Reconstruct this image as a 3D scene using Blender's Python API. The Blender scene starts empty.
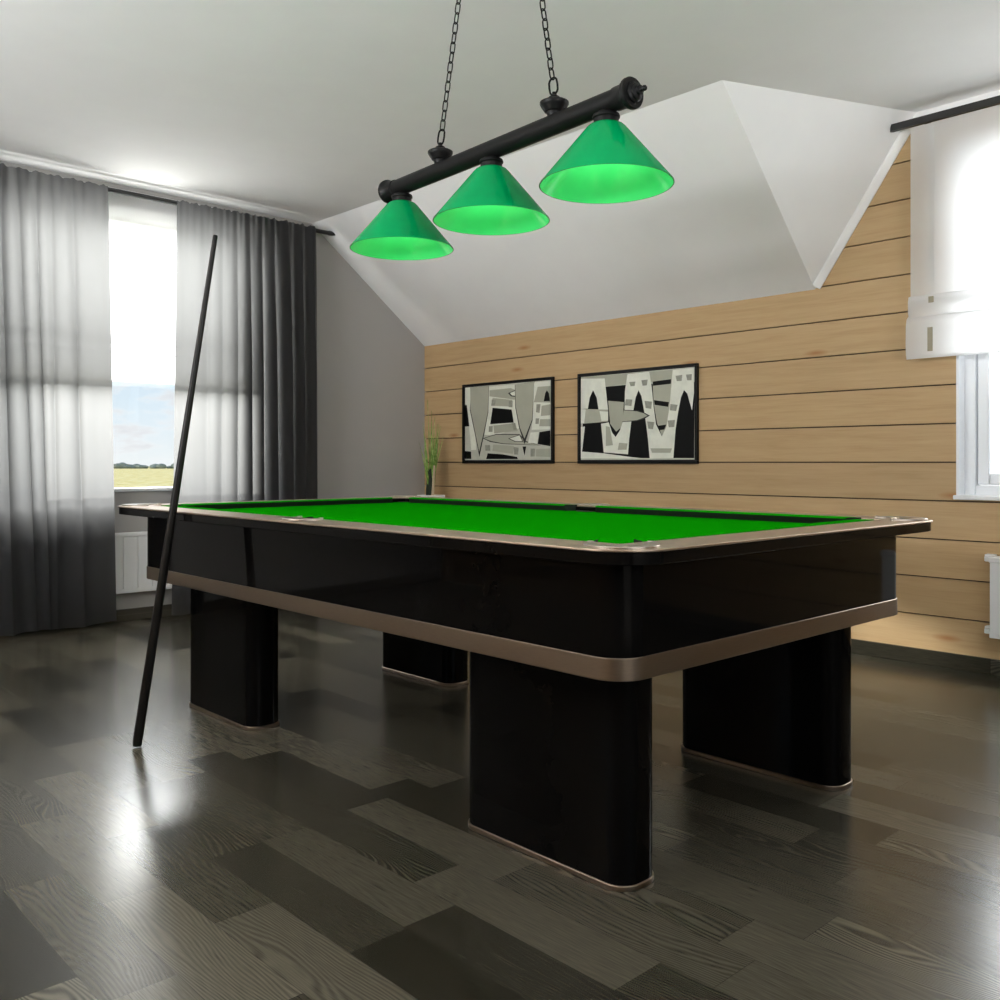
import bpy, bmesh, math, random
from mathutils import Vector, Matrix
random.seed(7)
S = bpy.context.scene
C = S.collection
PI = math.pi
# ------------------------------------------------------------------ helpers
def nm(name):
    m = bpy.data.materials.new(name); m.use_nodes = True
    nt = m.node_tree; nt.nodes.clear()
    out = nt.nodes.new('ShaderNodeOutputMaterial')
    return m, nt, out
def nd(nt, typ, ins=None, **kw):
    n = nt.nodes.new(typ)
    for k, v in kw.items(): setattr(n, k, v)
    for k, v in (ins or {}).items():
        s = n.inputs[k]
        if isinstance(v, bpy.types.NodeSocket): nt.links.new(v, s)
        else: s.default_value = v
    return n
def mth(nt, op, a, b=0.0, c=0.0):
    return nd(nt, 'ShaderNodeMath', {0: a, 1: b, 2: c}, operation=op).outputs[0]
def comb(nt, x, y, z):
    return nd(nt, 'ShaderNodeCombineXYZ', {0: x, 1: y, 2: z}).outputs[0]
def ramp(nt, fac, stops):
    r = nd(nt, 'ShaderNodeValToRGB', {0: fac})
    el = r.color_ramp.elements
    while len(el) < len(stops): el.new(0.5)
    for e, (p, c) in zip(el, stops):
        e.position = p; e.color = (*c, 1)
    return r.outputs[0]
def mixc(nt, fac, a, b, mode='MIX'):
    n = nd(nt, 'ShaderNodeMix', data_type='RGBA', blend_type=mode)
    for i, v in ((0, fac), (6, a), (7, b)):
        if isinstance(v, bpy.types.NodeSocket): nt.links.new(v, n.inputs[i])
        else: n.inputs[i].default_value = v if i == 0 else (*v, 1)
    return n.outputs[2]
def pbr(name, col, rough=0.5, metal=0.0, coat=0.0, noise=0.0, nscale=60.0, stretch=(1, 1, 1), bump=0.0, spec=0.5, aniso=0.0):
    """principled material with a small procedural colour / bump variation"""
    m, nt, out = nm(name)
    b = nd(nt, 'ShaderNodeBsdfPrincipled', {'Roughness': rough, 'Metallic': metal, 'Coat Weight': coat, 'Specular IOR Level': spec, 'Anisotropic': aniso})
    b.inputs['Base Color'].default_value = (*col, 1)
    if noise or bump:
        tc = nd(nt, 'ShaderNodeTexCoord')
        mp = nd(nt, 'ShaderNodeMapping', {'Vector': tc.outputs['Object'], 'Scale': stretch})
        nz = nd(nt, 'ShaderNodeTexNoise', {'Vector': mp.outputs[0], 'Scale': nscale, 'Detail': 4.0, 'Roughness': 0.6})
        if noise:
            lo = tuple(max(0, c * (1 - noise)) for c in col); hi = tuple(min(1, c * (1 + noise)) for c in col)
            nt.links.new(ramp(nt, nz.outputs[0], [(0.25, lo), (0.75, hi)]), b.inputs['Base Color'])
        if bump:
            bp = nd(nt, 'ShaderNodeBump', {'Height': nz.outputs[0], 'Strength': bump, 'Distance': 0.002})
            nt.links.new(bp.outputs[0], b.inputs['Normal'])
    nt.links.new(b.outputs[0], out.inputs[0])
    return m
class MB:
    """collects shapes into one bmesh, linked as one mesh object"""
    def __init__(s): s.bm = bmesh.new(); s.mi = 0
    def face(s, vs):
        try:
            f = s.bm.faces.new(vs); f.material_index = s.mi; return f
        except ValueError: return None
    def poly(s, pts): return s.face([s.bm.verts.new(p) for p in pts])
    def loft(s, loops, close=True, cap0=True, cap1=True):
        L = [[s.bm.verts.new(p) for p in lp] for lp in loops]
        n = len(L[0])
        for a, b in zip(L, L[1:]):
            for i in range(n if close else n - 1):
                j = (i + 1) % n
                s.face([a[i], a[j], b[j], b[i]])
        if close and cap0: s.face(L[0][::-1])
        if close and cap1: s.face(L[-1])
        return s
    def prism(s, pts2, z0, z1, plane='xy'):
        f = {'xy': lambda a, b, c: (a, b, c), 'xz': lambda a, b, c: (a, c, b), 'yz': lambda a, b, c: (c, a, b)}[plane]
        return s.loft([[f(a, b, z0) for a, b in pts2], [f(a, b, z1) for a, b in pts2]])
    def box(s, x0, x1, y0, y1, z0, z1):
        return s.prism([(x0, y0), (x1, y0), (x1, y1), (x0, y1)], z0, z1)
    def ring(s, outer, inner, z0, z1):
        n = len(outer)
        A = [[s.bm.verts.new((p[0], p[1], z)) for p in lp] for lp, z in ((outer, z0), (outer, z1), (inner, z1), (inner, z0))]
        for k in range(4):
            a, b = A[k], A[(k + 1) % 4]
            for i in range(n):
                j = (i + 1) % n
                s.face([a[i], a[j], b[j], b[i]])
        return s
    def tube(s, path, rad, n=10, cyc=False):
        P = [Vector(p) for p in path]; N = len(P)
        R = rad if isinstance(rad, (list, tuple)) else [rad] * N
        loops = []; up = None
        for i in range(N):
            if cyc: t = P[(i + 1) % N] - P[i - 1]
            else: t = P[min(i + 1, N - 1)] - P[max(i - 1, 0)]
            t.normalize()
            if up is None: up = t.orthogonal().normalized()
            up = (up - t * up.dot(t)).normalized(); w = t.cross(up)
            loops.append([P[i] + (up * math.cos(2 * PI * k / n) + w * math.sin(2 * PI * k / n)) * R[i] for k in range(n)])
        if cyc: loops.append(loops[0])
        s.loft(loops, True, not cyc, not cyc)
        if cyc: bmesh.ops.remove_doubles(s.bm, verts=s.bm.verts, dist=1e-6)
        return s
    def lathe(s, prof, origin=(0, 0, 0), axis=(0, 0, 1), n=32, caps=True):
        ax = Vector(axis).normalized(); u = ax.orthogonal().normalized(); w = ax.cross(u); o = Vector(origin)
        loops = [[o + ax * h + (u * math.cos(2 * PI * k / n) + w * math.sin(2 * PI * k / n)) * max(r, 1e-5) for k in range(n)] for r, h in prof]
        return s.loft(loops, True, caps, caps)
    def build(s, name, mat, parent=None, bevel=0, smooth=False, seg=2, solid=0, recalc=True):
        if recalc: bmesh.ops.recalc_face_normals(s.bm, faces=s.bm.faces)
        me = bpy.data.meshes.new(name); s.bm.to_mesh(me); s.bm.free()
        for m in (mat if isinstance(mat, list) else [mat]): me.materials.append(m)
        o = bpy.data.objects.new(name, me); C.objects.link(o)
        if parent:
            o.parent = parent
            if parent.type == 'EMPTY': o.matrix_parent_inverse = Matrix.Translation(-Vector(parent.location))
        if smooth:
            for p in me.polygons: p.use_smooth = True
            me.set_sharp_from_angle(angle=math.radians(smooth if smooth is not True else 40))
        if solid:
            sm = o.modifiers.new('thickness', 'SOLIDIFY'); sm.thickness = solid; sm.offset = 0
        if bevel:
            bv = o.modifiers.new('bevel', 'BEVEL'); bv.width = bevel; bv.segments = seg; bv.limit_method = 'ANGLE'; bv.harden_normals = False
        return o
def tag(o, label, cat, group=None):
    o['label'] = label; o['category'] = cat
    if group: o['group'] = group
    return o
def thing(name, label, cat, loc, group=None):
    o = bpy.data.objects.new(name, None); o.empty_display_size = 0.1; C.objects.link(o); o.location = loc
    return tag(o, label, cat, group)
def struct(o): o['kind'] = 'structure'; return o
def rrect(x0, x1, y0, y1, r, n=8):
    pts = []
    for cx, cy, a0 in ((x1 - r, y0 + r, -PI / 2), (x1 - r, y1 - r, 0), (x0 + r, y1 - r, PI / 2), (x0 + r, y0 + r, PI)):
        for k in range(n + 1):
            a = a0 + PI / 2 * k / n
            pts.append((cx + r * math.cos(a), cy + r * math.sin(a)))
    return pts
# ------------------------------------------------------------------ camera
F, AL, YH = 929.3185, 0.7524, 462.249
cam_d = bpy.data.cameras.new('camera'); cam = bpy.data.objects.new('camera', cam_d); C.objects.link(cam)
cam.location = (0, 0, 1.0)
cam.rotation_euler = (PI / 2, 0, math.atan2(math.cos(AL), math.sin(AL)))
cam_d.sensor_width = 36; cam_d.lens = F / 1000 * 36
cam_d.shift_y = -(500 - YH) / 1000
cam_d.clip_start = 0.05; cam_d.clip_end = 3000
S.camera = cam
XW, YW, ZC, ZK = -5.903, 4.690, 2.745, 1.937      # window wall, plank wall, ceiling, foot of the roof slope
YS = 3.64                                          # where slope meets flat ceiling
P1, P2, P3 = (-2.405, YS, ZC), (-2.511, YW, ZK), (-1.964, YW, ZC)
XR, YN = 1.9, -2.2                                 # walls behind the camera
WORLD, BULB, P_LEFT, P_RIGHT, P_NEAR, P_SIDE, EXPO = 0.75, 0.6, 760, 80, 275, 90, 0.42
T_NEAR, T_SIDE, SUN = 1.25, 1.15, 3.4
# ------------------------------------------------------------------ materials
M = {}
M['plaster'] = pbr('white_plaster', (0.87, 0.865, 0.86), 0.9, noise=0.015, nscale=5, bump=0.03, spec=0.2)
M['wall_paint'] = pbr('grey_wall_paint', (0.41, 0.40, 0.385), 0.85, noise=0.015, nscale=6, bump=0.03, spec=0.2)
M['white'] = pbr('white_enamel', (0.84, 0.85, 0.86), 0.28, noise=0.01, nscale=20)
M['upvc'] = pbr('white_window_plastic', (0.83, 0.85, 0.88), 0.3, noise=0.01, nscale=20)
M['lacquer'] = pbr('black_lacquer', (0.0035, 0.0032, 0.003), 0.05, noise=0.2, nscale=8, spec=0.07)
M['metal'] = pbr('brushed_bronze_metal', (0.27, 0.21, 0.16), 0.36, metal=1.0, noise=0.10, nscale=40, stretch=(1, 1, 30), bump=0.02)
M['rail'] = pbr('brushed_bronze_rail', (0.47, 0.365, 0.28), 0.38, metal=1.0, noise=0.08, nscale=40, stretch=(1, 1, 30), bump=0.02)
M['chrome'] = pbr('polished_nickel', (0.48, 0.42, 0.36), 0.28, metal=1.0, noise=0.05, nscale=30)
M['felt'] = pbr('green_felt', (0.003, 0.24, 0.001), 1.0, noise=0.14, nscale=500, bump=0.12, spec=0.0)
M['rubber'] = pbr('black_cushion_rubber', (0.008, 0.012, 0.008), 0.7, noise=0.2, nscale=60, spec=0.2)
M['hole'] = pbr('dark_pocket_leather', (0.012, 0.010, 0.009), 0.6, noise=0.2, nscale=60)
M['cue'] = pbr('dark_stained_cue_wood', (0.006, 0.005, 0.004), 0.35, noise=0.4, nscale=30, stretch=(8, 8, 1), spec=0.25)
M['iron'] = pbr('matt_black_iron', (0.006, 0.006, 0.006), 0.45, noise=0.25, nscale=80, spec=0.2)
M['rod'] = pbr('black_curtain_rod', (0.014, 0.014, 0.014), 0.4, noise=0.2, nscale=40)
M['frame'] = pbr('black_picture_frame', (0.004, 0.004, 0.004), 0.35, noise=0.2, nscale=60, spec=0.2)
M['soil'] = pbr('dark_plant_base', (0.02, 0.03, 0.015), 0.8, noise=0.4, nscale=80)
M['tan'] = pbr('tan_tape', (0.36, 0.32, 0.23), 0.7, noise=0.08, nscale=80)
M['stalk'] = pbr('pale_dry_stalk', (0.62, 0.48, 0.32), 0.7, noise=0.1, nscale=80)
M['art_m'] = pbr('print_beige_grey', (0.43, 0.43, 0.34), 0.55, noise=0.06, nscale=9)
M['art_m2'] = pbr('print_light_grey', (0.56, 0.56, 0.48), 0.55, noise=0.10, nscale=9)
M['art_l'] = pbr('print_pale', (0.80, 0.81, 0.71), 0.55, noise=0.10, nscale=14)
M['art_d'] = pbr('print_mid_grey', (0.32, 0.32, 0.26), 0.55, noise=0.25, nscale=40)
M['art_b'] = pbr('print_black', (0.003, 0.003, 0.003), 0.45, noise=0.3, nscale=14, spec=0.15)
M['art_k'] = pbr('print_outline', (0.015, 0.015, 0.013), 0.5, noise=0.3, nscale=14)

def fabric(name, col, transp, transl, tcol, weave=900, rough=0.9):
    m, nt, out = nm(name)
    tc = nd(nt, 'ShaderNodeTexCoord')
    nz = nd(nt, 'ShaderNodeTexNoise', {'Vector': tc.outputs['Object'], 'Scale': weave, 'Detail': 2.0})
    c = ramp(nt, nz.outputs[0], [(0.2, tuple(x * 0.92 for x in col)), (0.8, tuple(min(1, x * 1.08) for x in col))])
    d = nd(nt, 'ShaderNodeBsdfDiffuse', {'Color': c, 'Roughness': 0.5})
    tl = nd(nt, 'ShaderNodeBsdfTranslucent', {'Color': (*tcol, 1)})
    tp = nd(nt, 'ShaderNodeBsdfTransparent', {'Color': (1, 1, 1, 1)})
    a = nd(nt, 'ShaderNodeMixShader', {0: transl, 1: d.outputs[0], 2: tl.outputs[0]})
    b = nd(nt, 'ShaderNodeMixShader', {0: transp, 1: a.outputs[0], 2: tp.outputs[0]})
    nt.links.new(b.outputs[0], out.inputs[0])
    return m
M['curtain'] = fabric('grey_sheer_curtain', (0.032, 0.032, 0.033), 0.012, 0.42, (0.31, 0.31, 0.31))
M['blind'] = fabric('white_blind_cloth', (0.80, 0.80, 0.80), 0.0, 0.55, (0.92, 0.92, 0.92))
def shade_mat():
    m, nt, out = nm('green_cased_glass')
    tc = nd(nt, 'ShaderNodeTexCoord')
    nz = nd(nt, 'ShaderNodeTexNoise', {'Vector': tc.outputs['Object'], 'Scale': 12.0, 'Detail': 2.0})
    geo = nd(nt, 'ShaderNodeNewGeometry')
    outer = ramp(nt, nz.outputs[0], [(0.2, (0.0, 0.41, 0.135)), (0.8, (0.0, 0.46, 0.155))])
    d = nd(nt, 'ShaderNodeBsdfPrincipled', {'Base Color': outer, 'Roughness': 0.07, 'Specular IOR Level': 0.22})
    tl = nd(nt, 'ShaderNodeBsdfTranslucent', {'Color': (0.01, 0.60, 0.13, 1)})
    a = nd(nt, 'ShaderNodeMixShader', {0: 0.35, 1: d.outputs[0], 2: tl.outputs[0]})
    nt.links.new(a.outputs[0], out.inputs[0])
    return m
M['shade'] = shade_mat()
M['shade_rim'] = pbr('dark_green_glass_rim', (0.005, 0.06, 0.025), 0.2, noise=0.1, nscale=10)
M['shade_in'] = pbr('pale_green_glass_lining', (0.05, 0.62, 0.16), 0.15, noise=0.05, nscale=10)
def emis(name, col, st):
    m, nt, out = nm(name)
    tc = nd(nt, 'ShaderNodeTexCoord')
    nz = nd(nt, 'ShaderNodeTexNoise', {'Vector': tc.outputs['Object'], 'Scale': 20.0})
    c = ramp(nt, nz.outputs[0], [(0.2, tuple(x * 0.97 for x in col)), (0.8, col)])
    e = nd(nt, 'ShaderNodeEmission', {'Color': c, 'Strength': st})
    nt.links.new(e.outputs[0], out.inputs[0]); return m
M['bulb'] = emis('lit_bulb', (1.0, 0.95, 0.85), 6.0)
def glass_mat():
    m, nt, out = nm('clear_window_glass')
    tc = nd(nt, 'ShaderNodeTexCoord')
    nz = nd(nt, 'ShaderNodeTexNoise', {'Vector': tc.outputs['Object'], 'Scale': 3.0})
    c = ramp(nt, nz.outputs[0], [(0.2, (0.97, 0.985, 0.98)), (0.8, (0.98, 0.99, 0.99))])
    tp = nd(nt, 'ShaderNodeBsdfTransparent', {'Color': c})
    gl = nd(nt, 'ShaderNodeBsdfGlossy', {'Roughness': 0.0, 'Color': (1, 1, 1, 1)})
    lw = nd(nt, 'ShaderNodeFresnel', {'IOR': 1.45})
    a = nd(nt, 'ShaderNodeMixShader', {0: mth(nt, 'MULTIPLY', lw.outputs[0], 0.5), 1: tp.outputs[0], 2: gl.outputs[0]})
    nt.links.new(a.outputs[0], out.inputs[0]); return m
M['glass'] = glass_mat()
def wood_planks():
    m, nt, out = nm('pale_pine_planks')
    tc = nd(nt, 'ShaderNodeTexCoord'); sp = nd(nt, 'ShaderNodeSeparateXYZ', {0: tc.outputs['Object']})
    row = mth(nt, 'FLOOR', mth(nt, 'DIVIDE', mth(nt, 'SUBTRACT', sp.outputs[2], 0.05), 0.19))
    rnd = nd(nt, 'ShaderNodeTexWhiteNoise', {'W': row}, noise_dimensions='1D').outputs[0]
    off = mth(nt, 'MULTIPLY', rnd, 37.0)
    v = comb(nt, mth(nt, 'ADD', mth(nt, 'MULTIPLY', sp.outputs[0], 1.3), off), sp.outputs[1], mth(nt, 'MULTIPLY', sp.outputs[2], 26.0))
    n1 = nd(nt, 'ShaderNodeTexNoise', {'Vector': v, 'Scale': 1.6, 'Detail': 6.0, 'Roughness': 0.6, 'Distortion': 0.6})
    v2 = comb(nt, mth(nt, 'ADD', mth(nt, 'MULTIPLY', sp.outputs[0], 5.0), off), sp.outputs[1], mth(nt, 'MULTIPLY', sp.outputs[2], 160.0))
    n2 = nd(nt, 'ShaderNodeTexNoise', {'Vector': v2, 'Scale': 1.5, 'Detail': 3.0})
    g = mth(nt, 'ADD', mth(nt, 'MULTIPLY', n1.outputs[0], 0.7), mth(nt, 'MULTIPLY', n2.outputs[0], 0.3))
    base = ramp(nt, g, [(0.30, (0.44, 0.287, 0.138)), (0.50, (0.505, 0.343, 0.177)), (0.70, (0.545, 0.38, 0.205))])
    tone = mth(nt, 'ADD', 0.93, mth(nt, 'MULTIPLY', rnd, 0.13))
    base = mixc(nt, 1.0, base, comb(nt, tone, tone, tone), 'MULTIPLY')
    # knots: rare stretched cells
    vk = comb(nt, mth(nt, 'ADD', mth(nt, 'MULTIPLY', sp.outputs[0], 1.35), 3.1), mth(nt, 'DIVIDE', mth(nt, 'SUBTRACT', sp.outputs[2], 0.0535), 0.1893), 0.0)
    vo = nd(nt, 'ShaderNodeTexVoronoi', {'Vector': vk, 'Scale': 1.0, 'Randomness': 0.75}, voronoi_dimensions='2D')
    kd = nd(nt, 'ShaderNodeMath', {0: vo.outputs['Distance'], 1: 0.12}, operation='LESS_THAN').outputs[0]
    kr = nd(nt, 'ShaderNodeMapRange', {0: vo.outputs['Distance'], 1: 0.02, 2: 0.11, 3: 0.75, 4: 0.0}).outputs[0]
    pick = mth(nt, 'GREATER_THAN', nd(nt, 'ShaderNodeSeparateColor', {0: vo.outputs['Color']}).outputs[0], 0.66)
    base = mixc(nt, mth(nt, 'MULTIPLY', mth(nt, 'MULTIPLY', kd, kr), pick), base, (0.36, 0.15, 0.045))
    b = nd(nt, 'ShaderNodeBsdfPrincipled', {'Base Color': base, 'Roughness': 0.55, 'Specular IOR Level': 0.3})
    bp = nd(nt, 'ShaderNodeBump', {'Height': g, 'Strength': 0.06, 'Distance': 0.002})
    nt.links.new(bp.outputs[0], b.inputs['Normal'])
    nt.links.new(b.outputs[0], out.inputs[0]); return m
M['pine'] = wood_planks()
M['dark_gap'] = pbr('dark_batten_behind_planks', (0.06, 0.035, 0.018), 0.8, noise=0.2, nscale=30)
def floor_mat(name, W=0.145, L=0.62, gain=0.74, vertical=False):
    m, nt, out = nm(name)
    tc = nd(nt, 'ShaderNodeTexCoord'); sp = nd(nt, 'ShaderNodeSeparateXYZ', {0: tc.outputs['Object']})
    x, y = sp.outputs[0], (sp.outputs[2] if vertical else sp.outputs[1])
    vv = mth(nt, 'DIVIDE', mth(nt, 'ADD', y, 0.09), W); row = mth(nt, 'FLOOR', vv)
    r0 = nd(nt, 'ShaderNodeTexWhiteNoise', {'W': row}, noise_dimensions='1D').outputs[0]
    uu = mth(nt, 'ADD', mth(nt, 'DIVIDE', x, L), mth(nt, 'MULTIPLY', r0, 7.0)); col = mth(nt, 'FLOOR', uu)
    pid = nd(nt, 'ShaderNodeTexWhiteNoise', {'Vector': comb(nt, row, col, 3.0)}, noise_dimensions='3D')
    pr, pc = pid.outputs[0], nd(nt, 'ShaderNodeSeparateColor', {0: pid.outputs[1]})
    off = mth(nt, 'MULTIPLY', pr, 61.0)
    # ring grain: distance-like field, warped, so boards show cathedrals and straight lines
    g0 = comb(nt, mth(nt, 'ADD', mth(nt, 'MULTIPLY', x, 1.1), off), mth(nt, 'ADD', mth(nt, 'MULTIPLY', y, 5.0), off), 0.0)
    warp = nd(nt, 'ShaderNodeTexNoise', {'Vector': g0, 'Scale': 1.7, 'Detail': 1.5, 'Roughness': 0.4}).outputs[0]
    ph = mth(nt, 'ADD', mth(nt, 'MULTIPLY', y, 640.0), mth(nt, 'MULTIPLY', warp, 110.0))
    rings = mth(nt, 'ADD', 0.5, mth(nt, 'MULTIPLY', mth(nt, 'SINE', ph), 0.5))
    f0 = comb(nt, mth(nt, 'ADD', mth(nt, 'MULTIPLY', x, 14.0), off), mth(nt, 'MULTIPLY', y, 420.0), 0.0)
    fine = nd(nt, 'ShaderNodeTexNoise', {'Vector': f0, 'Scale': 1.0, 'Detail': 3.0}).outputs[0]
    amt = mth(nt, 'MULTIPLY', mth(nt, 'POWER', pc.outputs[1], 1.5), 0.7)
    g = mth(nt, 'ADD', mth(nt, 'MULTIPLY', rings, amt), mth(nt, 'MULTIPLY', fine, mth(nt, 'SUBTRACT', 1.0, amt)))
    dark = mixc(nt, pr, (0.011, 0.010, 0.006), (0.066, 0.060, 0.043))
    lite = mixc(nt, pr, (0.046, 0.042, 0.029), (0.205, 0.186, 0.136))
    c = mixc(nt, nd(nt, 'ShaderNodeMapRange', {0: g, 1: 0.15, 2: 0.8}).outputs[0], dark, lite)
    fv = mth(nt, 'FRACT', vv); fu = mth(nt, 'FRACT', uu)
    e = mth(nt, 'MINIMUM', mth(nt, 'MULTIPLY', mth(nt, 'MINIMUM', fv, mth(nt, 'SUBTRACT', 1.0, fv)), W), mth(nt, 'MULTIPLY', mth(nt, 'MINIMUM', fu, mth(nt, 'SUBTRACT', 1.0, fu)), L))
    seam = nd(nt, 'ShaderNodeMapRange', {0: e, 1: 0.0003, 2: 0.0012, 3: 0.55, 4: 1.0}).outputs[0]
    sg = mth(nt, 'MULTIPLY', seam, gain)
    c = mixc(nt, 1.0, c, comb(nt, sg, sg, sg), 'MULTIPLY')
    rg = nd(nt, 'ShaderNodeMapRange', {0: g, 1: 0.0, 2: 1.0, 3: 0.26, 4: 0.18}).outputs[0]
    b = nd(nt, 'ShaderNodeBsdfPrincipled', {'Base Color': c, 'Roughness': rg, 'IOR': 1.47})
    bp = nd(nt, 'ShaderNodeBump', {'Height': mth(nt, 'ADD', mth(nt, 'MULTIPLY', g, 0.5), seam), 'Strength': 0.04, 'Distance': 0.001})
    nt.links.new(bp.outputs[0], b.inputs['Normal'])
    nt.links.new(b.outputs[0], out.inputs[0]); return m
M['floor'] = floor_mat('dark_grey_oak_parquet')
M['base'] = floor_mat('dark_oak_baseboard', W=0.4, L=1.5, vertical=True)
def leaf_mat():
    m, nt, out = nm('grass_blade')
    tc = nd(nt, 'ShaderNodeTexCoord')
    nz = nd(nt, 'ShaderNodeTexNoise', {'Vector': tc.outputs['Object'], 'Scale': 25.0})
    c = ramp(nt, nz.outputs[0], [(0.3, (0.09, 0.19, 0.02)), (0.5, (0.20, 0.36, 0.05)), (0.7, (0.46, 0.56, 0.20))])
    b = nd(nt, 'ShaderNodeBsdfPrincipled', {'Base Color': c, 'Roughness': 0.45})
    nt.links.new(b.outputs[0], out.inputs[0]); return m
M['leaf'] = leaf_mat()
def ground_mat(name, stops, sc):
    m, nt, out = nm(name)
    tc = nd(nt, 'ShaderNodeTexCoord')
    nz = nd(nt, 'ShaderNodeTexNoise', {'Vector': tc.outputs['Object'], 'Scale': sc, 'Detail': 6.0, 'Roughness': 0.75})
    b = nd(nt, 'ShaderNodeBsdfDiffuse', {'Color': ramp(nt, nz.outputs[0], stops)})
    nt.links.new(b.outputs[0], out.inputs[0]); return m
M['field'] = ground_mat('yellow_flowering_field', [(0.35, (0.66, 0.52, 0.18)), (0.5, (0.98, 0.80, 0.36)), (0.65, (1.0, 0.90, 0.55))], 0.35)
M['trees'] = ground_mat('distant_foliage', [(0.3, (0.22, 0.25, 0.20)), (0.7, (0.36, 0.38, 0.31))], 0.3)
# sky
w = bpy.data.worlds.new('sky'); S.world = w; w.use_nodes = True; nt = w.node_tree; nt.nodes.clear()
wo = nt.nodes.new('ShaderNodeOutputWorld')
tc = nd(nt, 'ShaderNodeTexCoord'); sp = nd(nt, 'ShaderNodeSeparateXYZ', {0: tc.outputs['Generated']})
el = sp.outputs[2]
sky = ramp(nt, el, [(0.0, (0.95, 0.98, 1.0)), (0.06, (0.78, 0.90, 1.0)), (0.25, (0.45, 0.65, 0.90)), (1.0, (0.25, 0.45, 0.85))])
cv = comb(nt, mth(nt, 'MULTIPLY', sp.outputs[0], 14.0), mth(nt, 'MULTIPLY', sp.outputs[1], 26.0), mth(nt, 'MULTIPLY', el, 75.0))
cn = nd(nt, 'ShaderNodeTexNoise', {'Vector': cv, 'Scale': 1.0, 'Detail': 6.0, 'Roughness': 0.55}).outputs[0]
cm = nd(nt, 'ShaderNodeMapRange', {0: cn, 1: 0.48, 2: 0.64}).outputs[0]
cc = ramp(nt, cn, [(0.5, (1.05, 1.05, 1.06)), (0.60, (0.92, 0.91, 0.93)), (0.75, (0.78, 0.78, 0.82))])
sky = mixc(nt, mth(nt, 'MULTIPLY', cm, 0.8), sky, cc)
gl = nd(nt, 'ShaderNodeVectorMath', {0: tc.outputs['Generated'], 1: (0.1, 0.95, 0.25)}, operation='DOT_PRODUCT').outputs['Value']
sky = mixc(nt, nd(nt, 'ShaderNodeMapRange', {0: gl, 1: 0.75, 2: 0.93}).outputs[0], sky, (1.6, 1.6, 1.62))
bg = nd(nt, 'ShaderNodeBackground', {'Color': sky, 'Strength': WORLD})
nt.links.new(bg.outputs[0], wo.inputs[0])
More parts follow.
